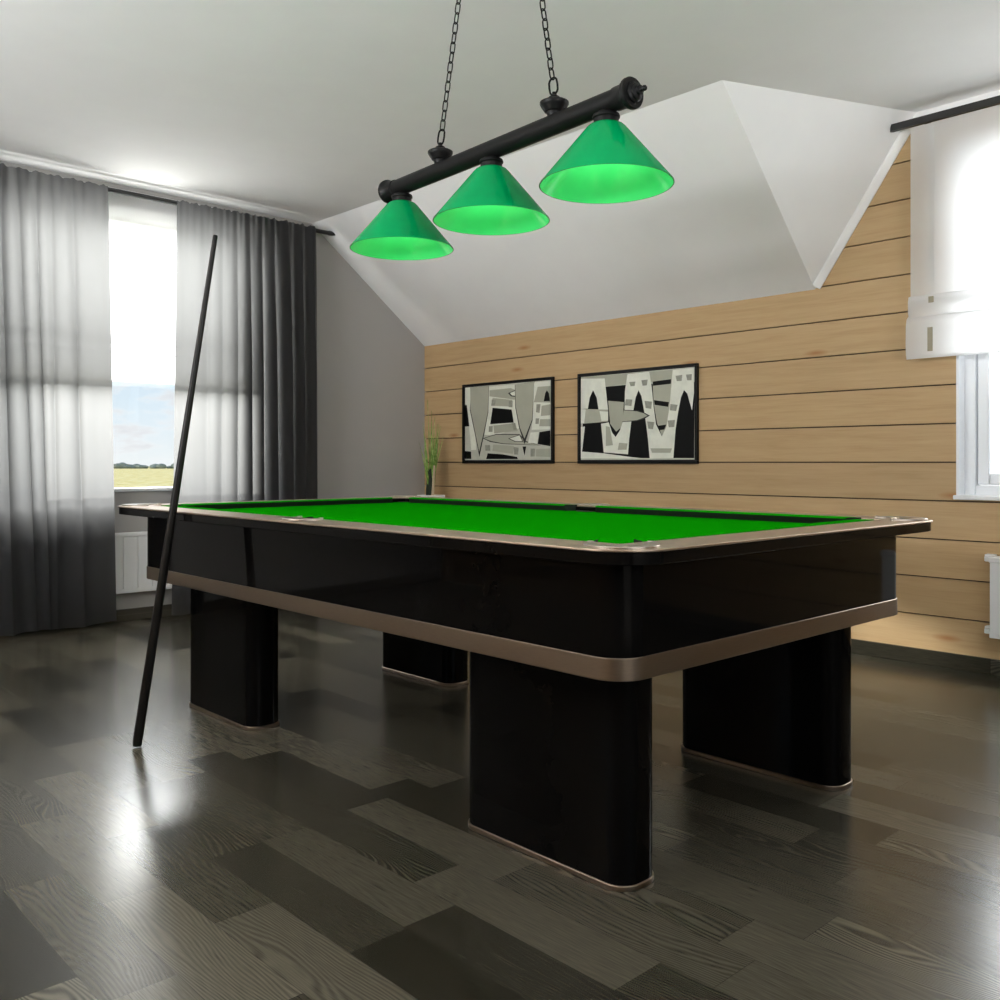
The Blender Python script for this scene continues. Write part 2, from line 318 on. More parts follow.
A1= [('m2', [(0.0, 1.0), (0.99, 0.977), (0.99, 0.011), (0.0, 0.014)]), ('l', [(0.0, 0.995), (0.063, 0.995), (0.075, 0.702), (0.128, 0.375), (0.139, 0.139), (0.079, 0.139), (0.049, 0.464), (0.018, 0.769), (0.0, 0.771)]), ('b', [(0.0, 0.76), (0.023, 0.753), (0.054, 0.464), (0.0, 0.462)]), ('l', [(0.294, 0.982), (0.6, 0.982), (0.613, 0.684), (0.66, 0.416), (0.389, 0.334), (0.236, 0.339), (0.284, 0.645)]), ('m', [(0.303, 0.934), (0.555, 0.94), (0.602, 0.911), (0.602, 0.783), (0.303, 0.854)]), ('k', [(0.522, 0.877), (0.606, 0.911), (0.606, 0.819), (0.555, 0.833)]), ('l', [(0.544, 0.876), (0.606, 0.899), (0.606, 0.833), (0.566, 0.844)]), ('m', [(0.341, 0.829), (0.573, 0.785), (0.564, 0.698), (0.332, 0.725)]), ('d', [(0.332, 0.81), (0.379, 0.801), (0.369, 0.723), (0.324, 0.726)]), ('d', [(0.533, 0.776), (0.576, 0.769), (0.573, 0.687), (0.528, 0.694)]), ('b', [(0.341, 0.698), (0.564, 0.659), (0.587, 0.488), (0.313, 0.481)]), ('m', [(0.351, 0.46), (0.595, 0.48), (0.636, 0.377), (0.361, 0.355)]), ('d', [(0.298, 0.453), (0.343, 0.455), (0.339, 0.377), (0.294, 0.378)]), ('d', [(0.564, 0.481), (0.606, 0.483), (0.624, 0.396), (0.582, 0.394)]), ('k', [(0.075, 1.0), (0.298, 0.989), (0.29, 0.643), (0.244, 0.369), (0.181, 0.043), (0.127, 0.343), (0.063, 0.68)]), ('m', [(0.067, 1.0), (0.294, 0.986), (0.284, 0.648), (0.236, 0.382), (0.178, 0.112), (0.134, 0.353), (0.07, 0.691)]), ('k', [(0.22, 0.295), (0.389, 0.348), (0.654, 0.334), (0.733, 0.24), (0.889, 0.183), (0.464, 0.211), (0.313, 0.242)]), ('m', [(0.236, 0.293), (0.389, 0.337), (0.654, 0.323), (0.716, 0.234), (0.872, 0.187), (0.464, 0.22), (0.323, 0.254)]), ('k', [(0.525, 0.282), (0.66, 0.33), (0.696, 0.234), (0.6, 0.238)]), ('l', [(0.541, 0.282), (0.654, 0.32), (0.685, 0.243), (0.606, 0.245)]), ('k', [(0.602, 0.98), (0.824, 0.995), (0.8, 0.51), (0.71, 0.202), (0.649, 0.416), (0.606, 0.686)]), ('m', [(0.606, 0.98), (0.817, 0.991), (0.793, 0.515), (0.71, 0.275), (0.66, 0.416), (0.613, 0.689)]), ('b', [(0.688, 0.174), (0.73, 0.174), (0.71, 0.057)]), ('l', [(0.817, 0.988), (0.99, 0.986), (0.99, 0.382), (0.787, 0.385), (0.8, 0.51)]), ('m', [(0.855, 0.927), (0.99, 0.925), (0.99, 0.718), (0.813, 0.735)]), ('b', [(0.92, 0.739), (0.936, 0.84), (0.953, 0.874), (0.974, 0.837), (0.987, 0.737)]), ('d', [(0.842, 0.709), (0.886, 0.705), (0.875, 0.595), (0.837, 0.607)]), ('m', [(0.898, 0.684), (0.99, 0.696), (0.99, 0.56), (0.889, 0.554)]), ('d', [(0.834, 0.528), (0.872, 0.526), (0.866, 0.456), (0.831, 0.458)]), ('m', [(0.881, 0.515), (0.99, 0.51), (0.99, 0.421), (0.872, 0.426)]), ('b', [(0.875, 0.353), (0.99, 0.369), (0.99, 0.172), (0.855, 0.202)]), ('l', [(0.778, 0.35), (0.869, 0.355), (0.852, 0.208), (0.751, 0.22)]), ('b', [(0.0, 0.126), (0.079, 0.117), (0.082, 0.018), (0.0, 0.018)]), ('b', [(0.284, 0.092), (0.464, 0.075), (0.627, 0.041), (0.636, 0.014), (0.265, 0.014)]), ('m', [(0.351, 0.208), (0.592, 0.183), (0.582, 0.08), (0.341, 0.124)]), ('d', [(0.251, 0.201), (0.313, 0.202), (0.316, 0.124), (0.256, 0.126)]), ('d', [(0.587, 0.172), (0.646, 0.16), (0.641, 0.069), (0.595, 0.073)]), ('d', [(0.778, 0.147), (0.83, 0.144), (0.824, 0.046), (0.778, 0.043)]), ('m', [(0.837, 0.137), (0.99, 0.144), (0.99, 0.036), (0.837, 0.046)])]
A2= [('b', [(0.033, 0.861), (0.246, 0.86), (0.4, 0.863), (0.997, 0.838), (0.993, 0.016), (0.002, 0.021)]), ('m', [(0.0, 1.0), (0.824, 0.988), (0.824, 0.874), (0.414, 0.872), (0.243, 0.861), (0.0, 0.865)]), ('m', [(0.651, 0.954), (0.82, 0.979), (0.817, 0.874), (0.807, 0.615), (0.791, 0.405), (0.732, 0.268), (0.692, 0.41), (0.664, 0.625)]), ('b', [(0.655, 0.877), (0.809, 0.888), (0.807, 0.837), (0.658, 0.829)]), ('b', [(0.666, 0.668), (0.791, 0.636), (0.785, 0.584), (0.671, 0.615)]), ('b', [(0.695, 0.378), (0.77, 0.389), (0.752, 0.334), (0.709, 0.329)]), ('m', [(0.26, 0.693), (0.404, 0.666), (0.39, 0.389), (0.334, 0.327), (0.279, 0.421)]), ('l', [(0.0, 0.98), (0.228, 0.959), (0.26, 0.581), (0.171, 0.586), (0.153, 0.737), (0.118, 0.831), (0.086, 0.744), (0.068, 0.613), (0.0, 0.616)]), ('m', [(0.0, 0.616), (0.26, 0.588), (0.26, 0.448), (0.0, 0.435)]), ('l', [(0.0, 0.613), (0.048, 0.606), (0.033, 0.444), (0.0, 0.437)]), ('l', [(0.179, 0.577), (0.26, 0.565), (0.26, 0.46), (0.198, 0.458)]), ('l', [(0.0, 0.398), (0.04, 0.401), (0.014, 0.121), (0.0, 0.021)]), ('l', [(0.194, 0.426), (0.266, 0.44), (0.297, 0.32), (0.329, 0.266), (0.366, 0.336), (0.395, 0.44), (0.471, 0.442), (0.452, 0.24), (0.441, 0.062), (0.327, 0.075), (0.219, 0.087)]), ('m', [(0.239, 0.396), (0.276, 0.385), (0.305, 0.171), (0.239, 0.163)]), ('m', [(0.361, 0.197), (0.436, 0.187), (0.428, 0.117), (0.349, 0.115)]), ('l', [(0.002, 0.101), (0.223, 0.076), (0.464, 0.032), (0.575, 0.014), (0.0, 0.018)]), ('l', [(0.436, 0.984), (0.627, 0.991), (0.647, 0.821), (0.664, 0.59), (0.685, 0.393), (0.733, 0.261), (0.77, 0.362), (0.796, 0.579), (0.822, 0.986), (0.991, 0.989), (0.993, 0.719), (0.977, 0.533), (0.959, 0.62), (0.94, 0.716), (0.914, 0.758), (0.889, 0.677), (0.867, 0.522), (0.846, 0.334), (0.828, 0.018), (0.631, 0.014), (0.614, 0.254), (0.589, 0.504), (0.559, 0.723), (0.534, 0.792), (0.509, 0.709), (0.489, 0.565), (0.41, 0.577), (0.414, 0.789)]), ('d', [(0.452, 0.892), (0.507, 0.893), (0.5, 0.844), (0.464, 0.844)]), ('d', [(0.559, 0.902), (0.614, 0.904), (0.606, 0.84), (0.57, 0.838)]), ('d', [(0.422, 0.698), (0.48, 0.689), (0.472, 0.616), (0.413, 0.629)]), ('d', [(0.587, 0.666), (0.651, 0.652), (0.644, 0.572), (0.596, 0.584)]), ('m', [(0.637, 0.128), (0.817, 0.124), (0.804, 0.076), (0.651, 0.078)]), ('d', [(0.61, 0.432), (0.671, 0.421), (0.658, 0.341), (0.62, 0.35)]), ('d', [(0.781, 0.432), (0.841, 0.437), (0.836, 0.359), (0.791, 0.357)]), ('d', [(0.804, 0.615), (0.863, 0.6), (0.85, 0.533), (0.8, 0.545)]), ('d', [(0.846, 0.92), (0.901, 0.925), (0.895, 0.858), (0.856, 0.861)]), ('d', [(0.93, 0.924), (0.977, 0.925), (0.974, 0.858), (0.94, 0.861)]), ('k', [(0.406, 0.577), (0.52, 0.563), (0.589, 0.531), (0.633, 0.496), (0.589, 0.465), (0.52, 0.44), (0.392, 0.437)]), ('m', [(0.404, 0.57), (0.52, 0.552), (0.583, 0.524), (0.614, 0.496), (0.575, 0.474), (0.52, 0.451), (0.39, 0.444)])]
# ------------------------------------------------------------------ room
m = MB(); m.box(XW - 0.3, XR + 0.1, YN - 0.1, YW + 0.3, -0.08, 0.0)
struct(m.build('floor', M['floor']))
m = MB()
m.poly([(XW - 0.02, YN - 0.02, ZC), (XR + 0.02, YN - 0.02, ZC), (XR + 0.02, YW + 0.02, ZC), P3, P1, (XW - 0.02, YS, ZC)])
m.poly([(XW - 0.02, YS, ZC), P1, P2, (XW - 0.02, YW, ZK)])
m.poly([P1, P3, P2])
bmesh.ops.remove_doubles(m.bm, verts=m.bm.verts, dist=1e-4)
struct(m.build('ceiling', M['plaster'], recalc=False))
# window wall on the left, opening y 1.42..3.086, z .833..2.60
WL0, WL1, WZ0, WZ1 = 1.42, 3.086, 0.828, 2.60
m = MB(); T = XW - 0.16
def wp(pts): m.prism(pts, T, XW, 'yz')
wp([(YN - .1, 0), (WL0, 0), (WL0, ZC + .05), (YN - .1, ZC + .05)])
wp([(WL0, 0), (WL1, 0), (WL1, WZ0), (WL0, WZ0)])
wp([(WL0, WZ1), (WL1, WZ1), (WL1, ZC + .05), (WL0, ZC + .05)])
wp([(WL1, 0), (YW + .1, 0), (YW + .1, ZK - 0.02), (YS + .07, ZC + .03), (WL1, ZC + .03)])
struct(m.build('wall_left', M['wall_paint']))
# plank wall: real boards with open joints over dark battens
GX0, GX1, GZ0, GZ1 = -1.777, -0.45, 0.827, 2.52
m = MB()
xe = lambda z: XW if z <= ZK + .02 else P2[0] + (P3[0] - P2[0]) * (z - P2[2]) / (P3[2] - P2[2])
m.mi = 0
def plank(z0, z1, xa0, xa1, xb):
    m.prism([(xa0, z0), (xb, z0), (xb, z1), (xa1, z1)], YW, YW + 0.018, 'xz')
g = 0.0035; PT = 0.1893; PB = 1.0 - 5 * PT
for k in range(-1, 15):
    a = max(0.0, PB + PT * k) + (g if k >= 0 else 0); b = min(ZC + .03, PB + PT * (k + 1) - g)
    if b <= a: continue
    if b > GZ0 and a < GZ1:
        if a < GZ0 - 0.002: plank(a, GZ0, xe(a), xe(GZ0), XR)
        if b > GZ1 + 0.002: plank(GZ1, b, xe(GZ1), xe(b), XR)
        a2, b2 = max(a, GZ0), min(b, GZ1)
        plank(a2, b2, xe(a2), xe(b2), GX0); plank(a2, b2, GX1, GX1, XR)
    else: plank(a, b, xe(a), xe(b), XR)
m.mi = 1
for x0, x1, z0, z1 in ((XW - .1, GX0, 0, ZK), (P2[0], GX0, ZK, ZC + .05), (GX0, GX1, 0, GZ0), (GX0, GX1, GZ1, ZC + .05), (GX1, XR, 0, ZC + .05)):
    m.box(x0, x1, YW + 0.018, YW + 0.16, z0, z1)
struct(m.build('wall_far', [M['pine'], M['dark_gap']]))
# walls behind the camera, each with an unseen opening added for a fill lamp
m = MB()
BX0, BX1, BZ0, BZ1 = -4.2, -1.6, 0.85, 2.35
for x0, x1, z0, z1 in ((XW, BX0, 0, ZC + .05), (BX1, XR + .1, 0, ZC + .05), (BX0, BX1, 0, BZ0), (BX0, BX1, BZ1, ZC + .05)):
    m.box(x0, x1, YN - 0.12, YN, z0, z1)
struct(m.build('wall_near', M['pine']))
m = MB()
RY0, RY1 = 0.2, 2.2
for y0, y1, z0, z1 in ((YN - .1, RY0, 0, ZC + .05), (RY1, YW + .1, 0, ZC + .05), (RY0, RY1, 0, BZ0), (RY0, RY1, BZ1, ZC + .05)):
    m.box(XR, XR + 0.12, y0, y1, z0, z1)
struct(m.build('wall_right', M['wall_paint']))
m = MB(); m.box(XW, XW + 0.016, YN, YW - .001, 0, 0.074)
struct(m.build('baseboard_left', M['base'], bevel=0.003))
m = MB(); m.box(XW + 0.017, XR - .001, YW - 0.016, YW - .0005, 0, 0.074)
struct(m.build('baseboard_far', M['base'], bevel=0.003))
# white strip where the slanted cheek meets the planks
m = MB()
a, b = Vector(P2), Vector(P3); dn = Vector((0.857, 0, -0.515)).normalized()   # in-wall direction towards the boards
cheek = (Vector(P1) - Vector(P2)).normalized()
for p, q in ((0.0, 1.0),):
    L0, L1 = a + (b - a) * 0.012, a + (b - a) * 0.95
    off = Vector((0.02, -0.055, -0.012))
    loops = []
    for e in (L0, L1):
        loops.append([e + Vector((0.0, 0.0, 0)), e + Vector((0.024, 0, -0.014)), e + Vector((0.024, -0.010, -0.014)), e + Vector((0.004, -0.034, 0.002)), e + Vector((-0.006, -0.036, 0.008))])
    m.loft(loops)
struct(m.build('trim_1', M['plaster'], bevel=0.003))
m = MB(); m.box(-1.988, XR - .001, YW - 0.006, YW - .0003, 2.655, ZC + .01)
struct(m.build('trim_2', M['plaster']))
# ------------------------------------------------------------------ windows
def window(name, axis, u0, u1, z0, z1, d0, out, mull, sillz=None, w_=0.05, sw=0.045, lining=False, sx=.008):
    """axis 'x': window in a wall of constant x (u is y); 'y': constant y (u is x). out = sign pointing outdoors"""
    def bx(mb, ua, ub, za, zb, da, db):
        da, db = d0 + out * da, d0 + out * db; da, db = min(da, db), max(da, db)
        if axis == 'x': mb.box(da, db, ua, ub, za, zb)
        else: mb.box(ua, ub, da, db, za, zb)
    f = MB()
    for ua, ub, za, zb in ((u0, u0 + w_, z0, z1), (u1 - w_, u1, z0, z1), (u0 + w_, u1 - w_, z0, z0 + w_), (u0 + w_, u1 - w_, z1 - w_, z1)):
        bx(f, ua, ub, za, zb, 0.075, 0.145)
    root = struct(f.build(name, M['upvc'], bevel=0.006))
    cuts = [u0 + w_] + mull + [u1 - w_]
    for a_, b_ in zip(cuts, cuts[1:]):
        a2, b2 = a_ + 0.004, b_ - 0.004; s = MB(); zA, zB = z0 + w_ + .004, z1 - w_ - .004
        for ua, ub, za, zb in ((a2, a2 + sw, zA, zB), (b2 - sw, b2, zA, zB), (a2 + sw, b2 - sw, zA, zA + sw), (a2 + sw, b2 - sw, zB - sw, zB)):
            bx(s, ua, ub, za, zb, 0.09, 0.15)
        so = s.build('window_sash', M['upvc'], root, bevel=0.008)
        p = MB(); bx(p, a2 + sw - .002, b2 - sw + .002, zA + sw - .002, zB - sw + .002, 0.118, 0.124); p.build('pane', M['glass'], so)
    s = MB(); sz = z0 if sillz is None else sillz
    bx(s, u0 - sx, u1 + sx, sz - .008, sz + 0.014, -0.022, -.0005); bx(s, u0, u1, sz, sz + .014, -.001, .075); s.build('window_sill', M['white'], root, bevel=0.005)
    if lining:
        l = MB()
        bx(l, u0 - .0005, u0 + .012, sz + .014, z1, .001, .076); bx(l, u1 - .012, u1 + .0005, sz + .014, z1, .001, .076); bx(l, u0 + .012, u1 - .012, z1 - .012, z1, .001, .076)
        l.build('reveal_lining', M['upvc'], root)
    return root
window('window_1', 'x', WL0, WL1, WZ0 - .09, WZ1, XW, -1, [], WZ0 - .006)
window('window_2', 'y', GX0, GX1, GZ0, GZ1, YW, 1, [], None, .06, .055, True)
# ------------------------------------------------------------------ table
X0, X1, Y0, Y1 = -3.79, -1.257, 1.527, 2.922
RX0, RX1, RY0_, RY1_ = -3.835, -1.145, 1.416, 2.942
TZ = 0.8255
table = thing('billiard_table', 'large glossy black billiard table with green cloth and bronze metal bands on slab legs', 'billiard table', (-2.525, 2.22, 0))
m = MB(); m.prism(rrect(X0 + .003, X1 - .003, Y0 + .003, Y1 - .003, .078), 0.575, 0.796)
m.build('apron', M['lacquer'], table, smooth=30)
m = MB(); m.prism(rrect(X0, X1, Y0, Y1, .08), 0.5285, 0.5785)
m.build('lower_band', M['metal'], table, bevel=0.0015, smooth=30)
oi = lambda o, i, r, q: (rrect(RX0 + o, RX1 - o, RY0_ + o, RY1_ - o, r, 12), rrect(RX0 + i, RX1 - i, RY0_ + i, RY1_ - i, q, 12))
m = MB(); m.ring(*oi(.004, .135, .116, .012), 0.793, 0.820); m.build('rail_fascia', M['lacquer'], table, bevel=0.002, smooth=30)
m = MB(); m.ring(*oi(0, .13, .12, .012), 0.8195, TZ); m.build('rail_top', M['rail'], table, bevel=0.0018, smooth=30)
ix0, ix1, iy0, iy1 = RX0 + .13, RX1 - .13, RY0_ + .13, RY1_ - .13
m = MB(); m.box(ix0 + .001, ix1 - .001, iy0 + .001, iy1 - .001, 0.786, 0.803); m.build('cloth_bed', M['felt'], table)
cxm = (ix0 + ix1) / 2
def cushion(ax, u0, u1, base, s):
    """green cushion, nose towards the bed: cloth on top, dark rubber face below"""
    c = MB(); W_ = 0.048; zt = TZ + 0.002; pk = 0.03
    def P(u, d, z): return (u, base + s * d, z) if ax == 'x' else (base + s * d, u, z)
    prof = [(0.0, 0.803), (0.0, zt), (W_ - .006, zt), (W_, zt - .004), (W_ - .012, 0.803)]
    loops = []
    for u, sg in ((u0, 1), (u1, -1)):
        loops.append([P(u + sg * pk * (d / W_) ** 1.5, d, z) for d, z in prof])
    c.loft(loops)
    o = c.build('cushion', [M['felt'], M['rubber']], table)
    for p in o.data.polygons:
        n = p.normal
        if abs(n.z) < 0.6 and (n.y * s if ax == 'x' else n.x * s) > 0.5 and p.center.z < zt - .003: p.material_index = 1
    return o
pc, pm = 0.075, 0.055
for base, s in ((iy0, 1), (iy1, -1)):
    cushion('x', ix0 + pc, cxm - pm, base, s); cushion('x', cxm + pm, ix1 - pc, base, s)
for base, s in ((ix0, 1), (ix1, -1)): cushion('y', iy0 + pc, iy1 - pc, base, s)
# pockets with nickel horseshoe plates
def plate(cx, cy, ang, mid):
    R0 = 0.052 if not mid else 0.050
    a0 = 100 if not mid else 86
    n = 28; out_, inn = [], []
    for k in range(n + 1):
        t = -1 + 2 * k / n; a = ang + math.radians(a0 * t)
        R1 = (.078 + .034 * math.cos(t * PI / 2) ** 2) if not mid else (.072 + .020 * math.cos(t * PI / 2) ** 2)
        out_.append((cx + R1 * math.cos(a), cy + R1 * math.sin(a))); inn.append((cx + R0 * math.cos(a), cy + R0 * math.sin(a)))
    p = MB(); pts = out_ + inn[::-1]
    p.prism(pts, TZ - .004, TZ + .005)
    po = p.build('pocket_plate', M['chrome'], table, bevel=0.002, smooth=30)
    for q0, q1 in ((out_[0], inn[0]), (out_[-1], inn[-1])):
        k = MB(); k.lathe([(0.0, 0), (.008, 0), (.008, .009), (.007, .0105), (0.0, .0105)], ((q0[0] + q1[0]) / 2, (q0[1] + q1[1]) / 2, TZ - .004), n=16)
        k.build('pocket_post', M['chrome'], po, smooth=30)
    h = MB(); h.lathe([(0.0, 0), (R0 + .003, 0), (R0 + .003, .0035), (0, .0035)], (cx, cy, 0.8015), n=24)
    h.build('pocket', M['hole'], table)
e = 0.028
for cx, cy, a, mid in ((ix0 - e + .02, iy0 - e + .02, -135, 0), (ix1 + e - .02, iy0 - e + .02, -45, 0), (ix1 + e - .02, iy1 + e - .02, 45, 0), (ix0 - e + .02, iy1 + e - .02, 135, 0), (cxm, iy0 - .012, -90, 1), (cxm, iy1 + .012, 90, 1)):
    plate(cx, cy, math.radians(a), mid)
# four slab legs with rounded ends and a metal foot trim
for lx0, lx1, ly0, ly1 in ((-1.942, -1.367, 1.672, 1.812), (-1.943, -1.356, 2.659, 2.799), (-3.690, -3.144, 1.676, 1.816), (-3.695, -3.161, 2.65, 2.79)):
    m = MB(); m.prism(rrect(lx0, lx1, ly0, ly1, .055), 0.012, 0.530); lg = m.build('leg', M['lacquer'], table, smooth=30)
    m = MB(); m.prism(rrect(lx0 - .004, lx1 + .004, ly0 - .004, ly1 + .004, .058), 0.0, 0.014); m.build('foot_trim', M['metal'], lg, bevel=0.002, smooth=30)
# ------------------------------------------------------------------ cue leaning on the rail
B, Tp = Vector((-3.247, 1.300, 0.004)), Vector((-3.088, 1.512, 1.8026))
B.y -= 0.004
cue = thing('billiard_cue', 'long dark brown cue leaning against the near long rail of the table', 'cue', tuple(B))
ax = (Tp - B).normalized(); Lc = (Tp - B).length
m = MB(); m.lathe([(.0165, .018), (.0165, .05), (.0160, .25), (.0148, .6), (.0120, 1.1), (.0085, Lc - .03)], B, ax, n=20); m.build('shaft', M['cue'], cue, smooth=40)
m = MB(); m.lathe([(.010, 0.002), (.015, .003), (.0163, .019)], B, ax, n=20); m.build('rubber_bumper', M['rubber'], cue, smooth=40)
m = MB(); m.lathe([(.0085, Lc - .03), (.0082, Lc - .006), (.0075, Lc), (.004, Lc + .002)], B, ax, n=16); m.build('tip', M['iron'], cue, smooth=40)
# ------------------------------------------------------------------ hanging lamp
LA, LB = Vector((-3.045, 2.232, 2.09)), Vector((-1.736, 2.159, 2.09)); LD = (LB - LA).normalized(); LL = (LB - LA).length
lamp = thing('billiard_lamp', 'black bar lamp with three green glass cone shades hanging on chains over the table', 'hanging lamp', (-2.39, 2.196, 2.745))
m = MB(); m.lathe([(.0, .02), (.0325, .02), (.0325, LL - .02), (0, LL - .02)], LA, LD, n=28); m.build('bar', M['iron'], lamp, smooth=40)
for o_, d_ in ((LA, LD), (LB, -LD)):
    m = MB(); m.lathe([(.0, -.006), (.044, -.006), (.047, -.002), (.047, .008), (.044, .012), (.040, .022), (.036, .03), (.0355, .06), (.0325, .062)], o_, d_, n=32)
    ec = m.build('end_cap', M['iron'], lamp, smooth=35)
    m = MB(); m.lathe([(.030, -.004), (.030, -.012), (.024, -.016), (.024, -.022), (.014, -.026), (.014, -.034), (.008, -.036), (.006, -.044), (.0085, -.047), (.0075, -.052), (.003, -.056), (.0, -.057)], o_, d_, n=24)
    m.build('finial', M['iron'], ec, smooth=35)
for t in (0.076, 0.5005, 0.920):
    c = LA + (LB - LA) * t; zb = 2.09 - .030
    m = MB(); m.lathe([(.026, 0), (.034, -.006), (.040, -.009), (.042, -.014), (.042, -.019), (.038, -.022), (.038, -.040), (.041, -.044), (.030, -.046), (0, -.046)], (c.x, c.y, zb + .004), n=28)
    m.build('shade_holder', M['iron'], lamp, smooth=35)
    zt, zr = zb - .034, 1.842
    outer = [(.030, zt), (.046, zt - .001), (.055, zt - .006), (.063, zt - .014), (.203, zr + .003), (.2045, zr)]
    inner = [(.2015, zr), (.2, zr + .004), (.060, zt - .017), (.050, zt - .010), (.030, zt - .005)]
    m = MB(); n0 = len(outer)
    prof = outer + inner
    m.mi = 0
    loops = [[Vector((c.x + r * math.cos(2 * PI * k / 56), c.y + r * math.sin(2 * PI * k / 56), z_)) for k in range(56)] for r, z_ in prof]
    m.loft(loops, True, False, False)
    sh = m.build('lamp_shade', [M['shade'], M['shade_in'], M['shade_rim']], lamp, smooth=30)
    for i, p in enumerate(sh.data.polygons):
        if i // 56 >= n0: p.material_index = 1
        elif i // 56 == n0 - 1: p.material_index = 2
    m = MB(); m.lathe([(.0, zt - .005), (.016, zt - .006), (.017, zt - .03), (.026, zt - .05), (.028, zt - .065), (.022, zt - .083), (.010, zt - .091), (0, zt - .092)], (c.x, c.y, 0), n=20)
    m.build('bulb', M['bulb'], sh, smooth=60)
    ld = bpy.data.lights.new('shade_light', 'POINT'); ld.energy = BULB; ld.shadow_soft_size = 0.03; ld.color = (1, .96, .88)
    lo = bpy.data.objects.new('shade_light', ld); C.objects.link(lo); lo.location = (c.x, c.y, zt - .125)
def chain_link(mb, c, along, side, ln, wd, r):
    pts = []
    hl = ln / 2 - wd / 2
    for k in range(16):
        a = 2 * PI * k / 16
        ca, sa = math.cos(a), math.sin(a)
        pts.append(c + side * (wd / 2 * ca) + along * (wd / 2 * sa + (hl if sa > 0 else -hl) * (1 if abs(sa) > 1e-6 else 0)))
    mb.tube(pts, r, 6, True)
for bx_, tx, tz in ((-2.690, -2.574, 2.735), (-2.070, -2.164, 2.735)):
    t = (LA.x - bx_) / (LA.x - LB.x); c = LA + (LB - LA) * t; zb = 2.09 + .030
    m = MB(); m.lathe([(.022, -.004), (.024, .004), (.026, .009), (.032, .011), (.043, .028), (.047, .035), (.047, .041), (.038, .046), (.020, .050), (.018, .058), (.012, .062), (.008, .064), (.007, .074), (.0, .075)], (c.x, c.y, zb), n=28)
    mt = m.build('chain_mount', M['iron'], lamp, smooth=35)
    m = MB(); A = Vector((c.x, c.y, zb + .071)); E = Vector((tx, c.y, tz)); al = (E - A).normalized(); s1 = Vector((0, 1, 0)); s2 = al.cross(s1).normalized()
    sd = (s2, s1); L1 = 0.052
    chain_link(m, A + al * .024, al, s2, .056, .036, .0034)
    d = .056 - .008; k = 1; tot = (E - A).length
    while d + .034 < tot:
        chain_link(m, A + al * (d + .019), al, sd[k % 2], .040, .020, .0024); d += .0345; k += 1
    m.build('chain', M['iron'], lamp, smooth=60)
    m = MB(); m.lathe([(.0, .0), (.045, 0), (.045, -.006), (.02, -.014), (.006, -.016), (.006, -.04), (0, -.04)], (tx, c.y, ZC), n=24); m.build('ceiling_hook', M['iron'], lamp, smooth=35)
# ------------------------------------------------------------------ curtains and blinds
RXL = -5.775
rod = thing('curtain_rod', 'long black curtain rod on the left wall carrying the grey curtains', 'curtain rod', (RXL, 2.3, 2.66))
m = MB(); m.lathe([(0, 0), (.015, 0), (.015, 2.98), (0, 2.98)], (RXL, 0.72, 2.664), (0, 1, 0), n=16); m.build('pole', M['rod'], rod, smooth=40)
m = MB(); m.lathe([(.017, 0), (.018, .01), (.016, .03), (.006, .075), (0, .076)], (RXL, 3.70, 2.664), (0, 1, 0), n=16); m.build('end_cap', M['rod'], rod, smooth=40)
for yy in (.85, 1.35):
    m = MB(); m.box(RXL - .004, RXL + .004, yy - .004, yy + .004, 2.672, ZC + .0005); m.build('bracket', M['white'], rod)
def curtain(label, yT, yB, folds, seed, zb=.028):
    """cloth gathered on the rod; folds = list of (centre, width, depth, skew) along the width"""
    rnd = random.Random(seed); NU, NV = 340, 56
    c = MB(); grid = []
    ph = [rnd.uniform(0, 6.28) for _ in range(8)]
    for j in range(NV + 1):
        v = j / NV; z = 2.674 - (2.674 - zb) * v; row = []
        for i in range(NU + 1):
            u = i / NU
            y = (yT[0] + (yT[1] - yT[0]) * u) * (1 - v) + (yB[0] + (yB[1] - yB[0]) * u) * v
            x = 0
            k = min(1, v * 2.6) ** 0.8
            for (fc, fw, fd, sk) in folds:
                q = (u - fc - sk * (v - .3)) / fw
                x += fd * math.exp(-q * q) * (0.35 + 0.65 * k)
                y += -0.5 * fd * q * math.exp(-q * q) * k * .8
            x += .0035 * math.sin(u * 31 + ph[0] + .8 * math.sin(v * 2 + ph[2])) * (.5 + v) + .0025 * math.sin(u * 57 + ph[1] + v)
            gather = math.exp(-v * 20)
            x += gather * (.006 * math.sin(u * 140 + ph[3]) + .004 * math.sin(u * 83 + ph[4]))
            dz = gather * (.004 * math.sin(u * 90 + ph[5]) + .003 * math.sin(u * 201 + ph[6]))
            # keep the pocket round the pole in front of it
            row.append(c.bm.verts.new((RXL + .036 + x, y, z + dz + .006 * v * math.sin(u * 22 + ph[7]) * (1 if j == NV else .0))))
        grid.append(row)
    for a_, b_ in zip(grid, grid[1:]):
        for i in range(NU): c.face([a_[i], a_[i + 1], b_[i + 1], b_[i]])
    o = c.build('curtain', M['curtain'], smooth=180)
    return tag(o, label, 'curtain', 'grey curtains on the left wall')
def mkfolds(spec): return spec
curtain('grey sheer curtain hanging left of the bare strip of window, cut by the photo edge', (.75, 2.118), (.75, 2.168),
    [(.10, .035, .05, .0), (.20, .04, .05, .02), (.33, .03, .05, -.02), (.43, .035, .05, .01), (.56, .025, .055, .03), (.635, .02, .05, .05), (.70, .018, .05, .03), (.755, .02, .03, .0), (.845, .02, .035, .02), (.93, .05, .012, 0)], 3)
curtain('grey sheer curtain right of the bare strip of window, dark folds at its right end', (2.548, 3.578), (2.512, 3.592),
    [(.05, .05, .010, 0), (.20, .03, .018, .03), (.30, .025, .02, .0), (.40, .022, .03, .01), (.49, .02, .045, .02), (.575, .022, .04, .02), (.665, .03, .06, .03), (.775, .032, .065, .02), (.87, .026, .065, .01), (.955, .022, .06, .0)], 11)
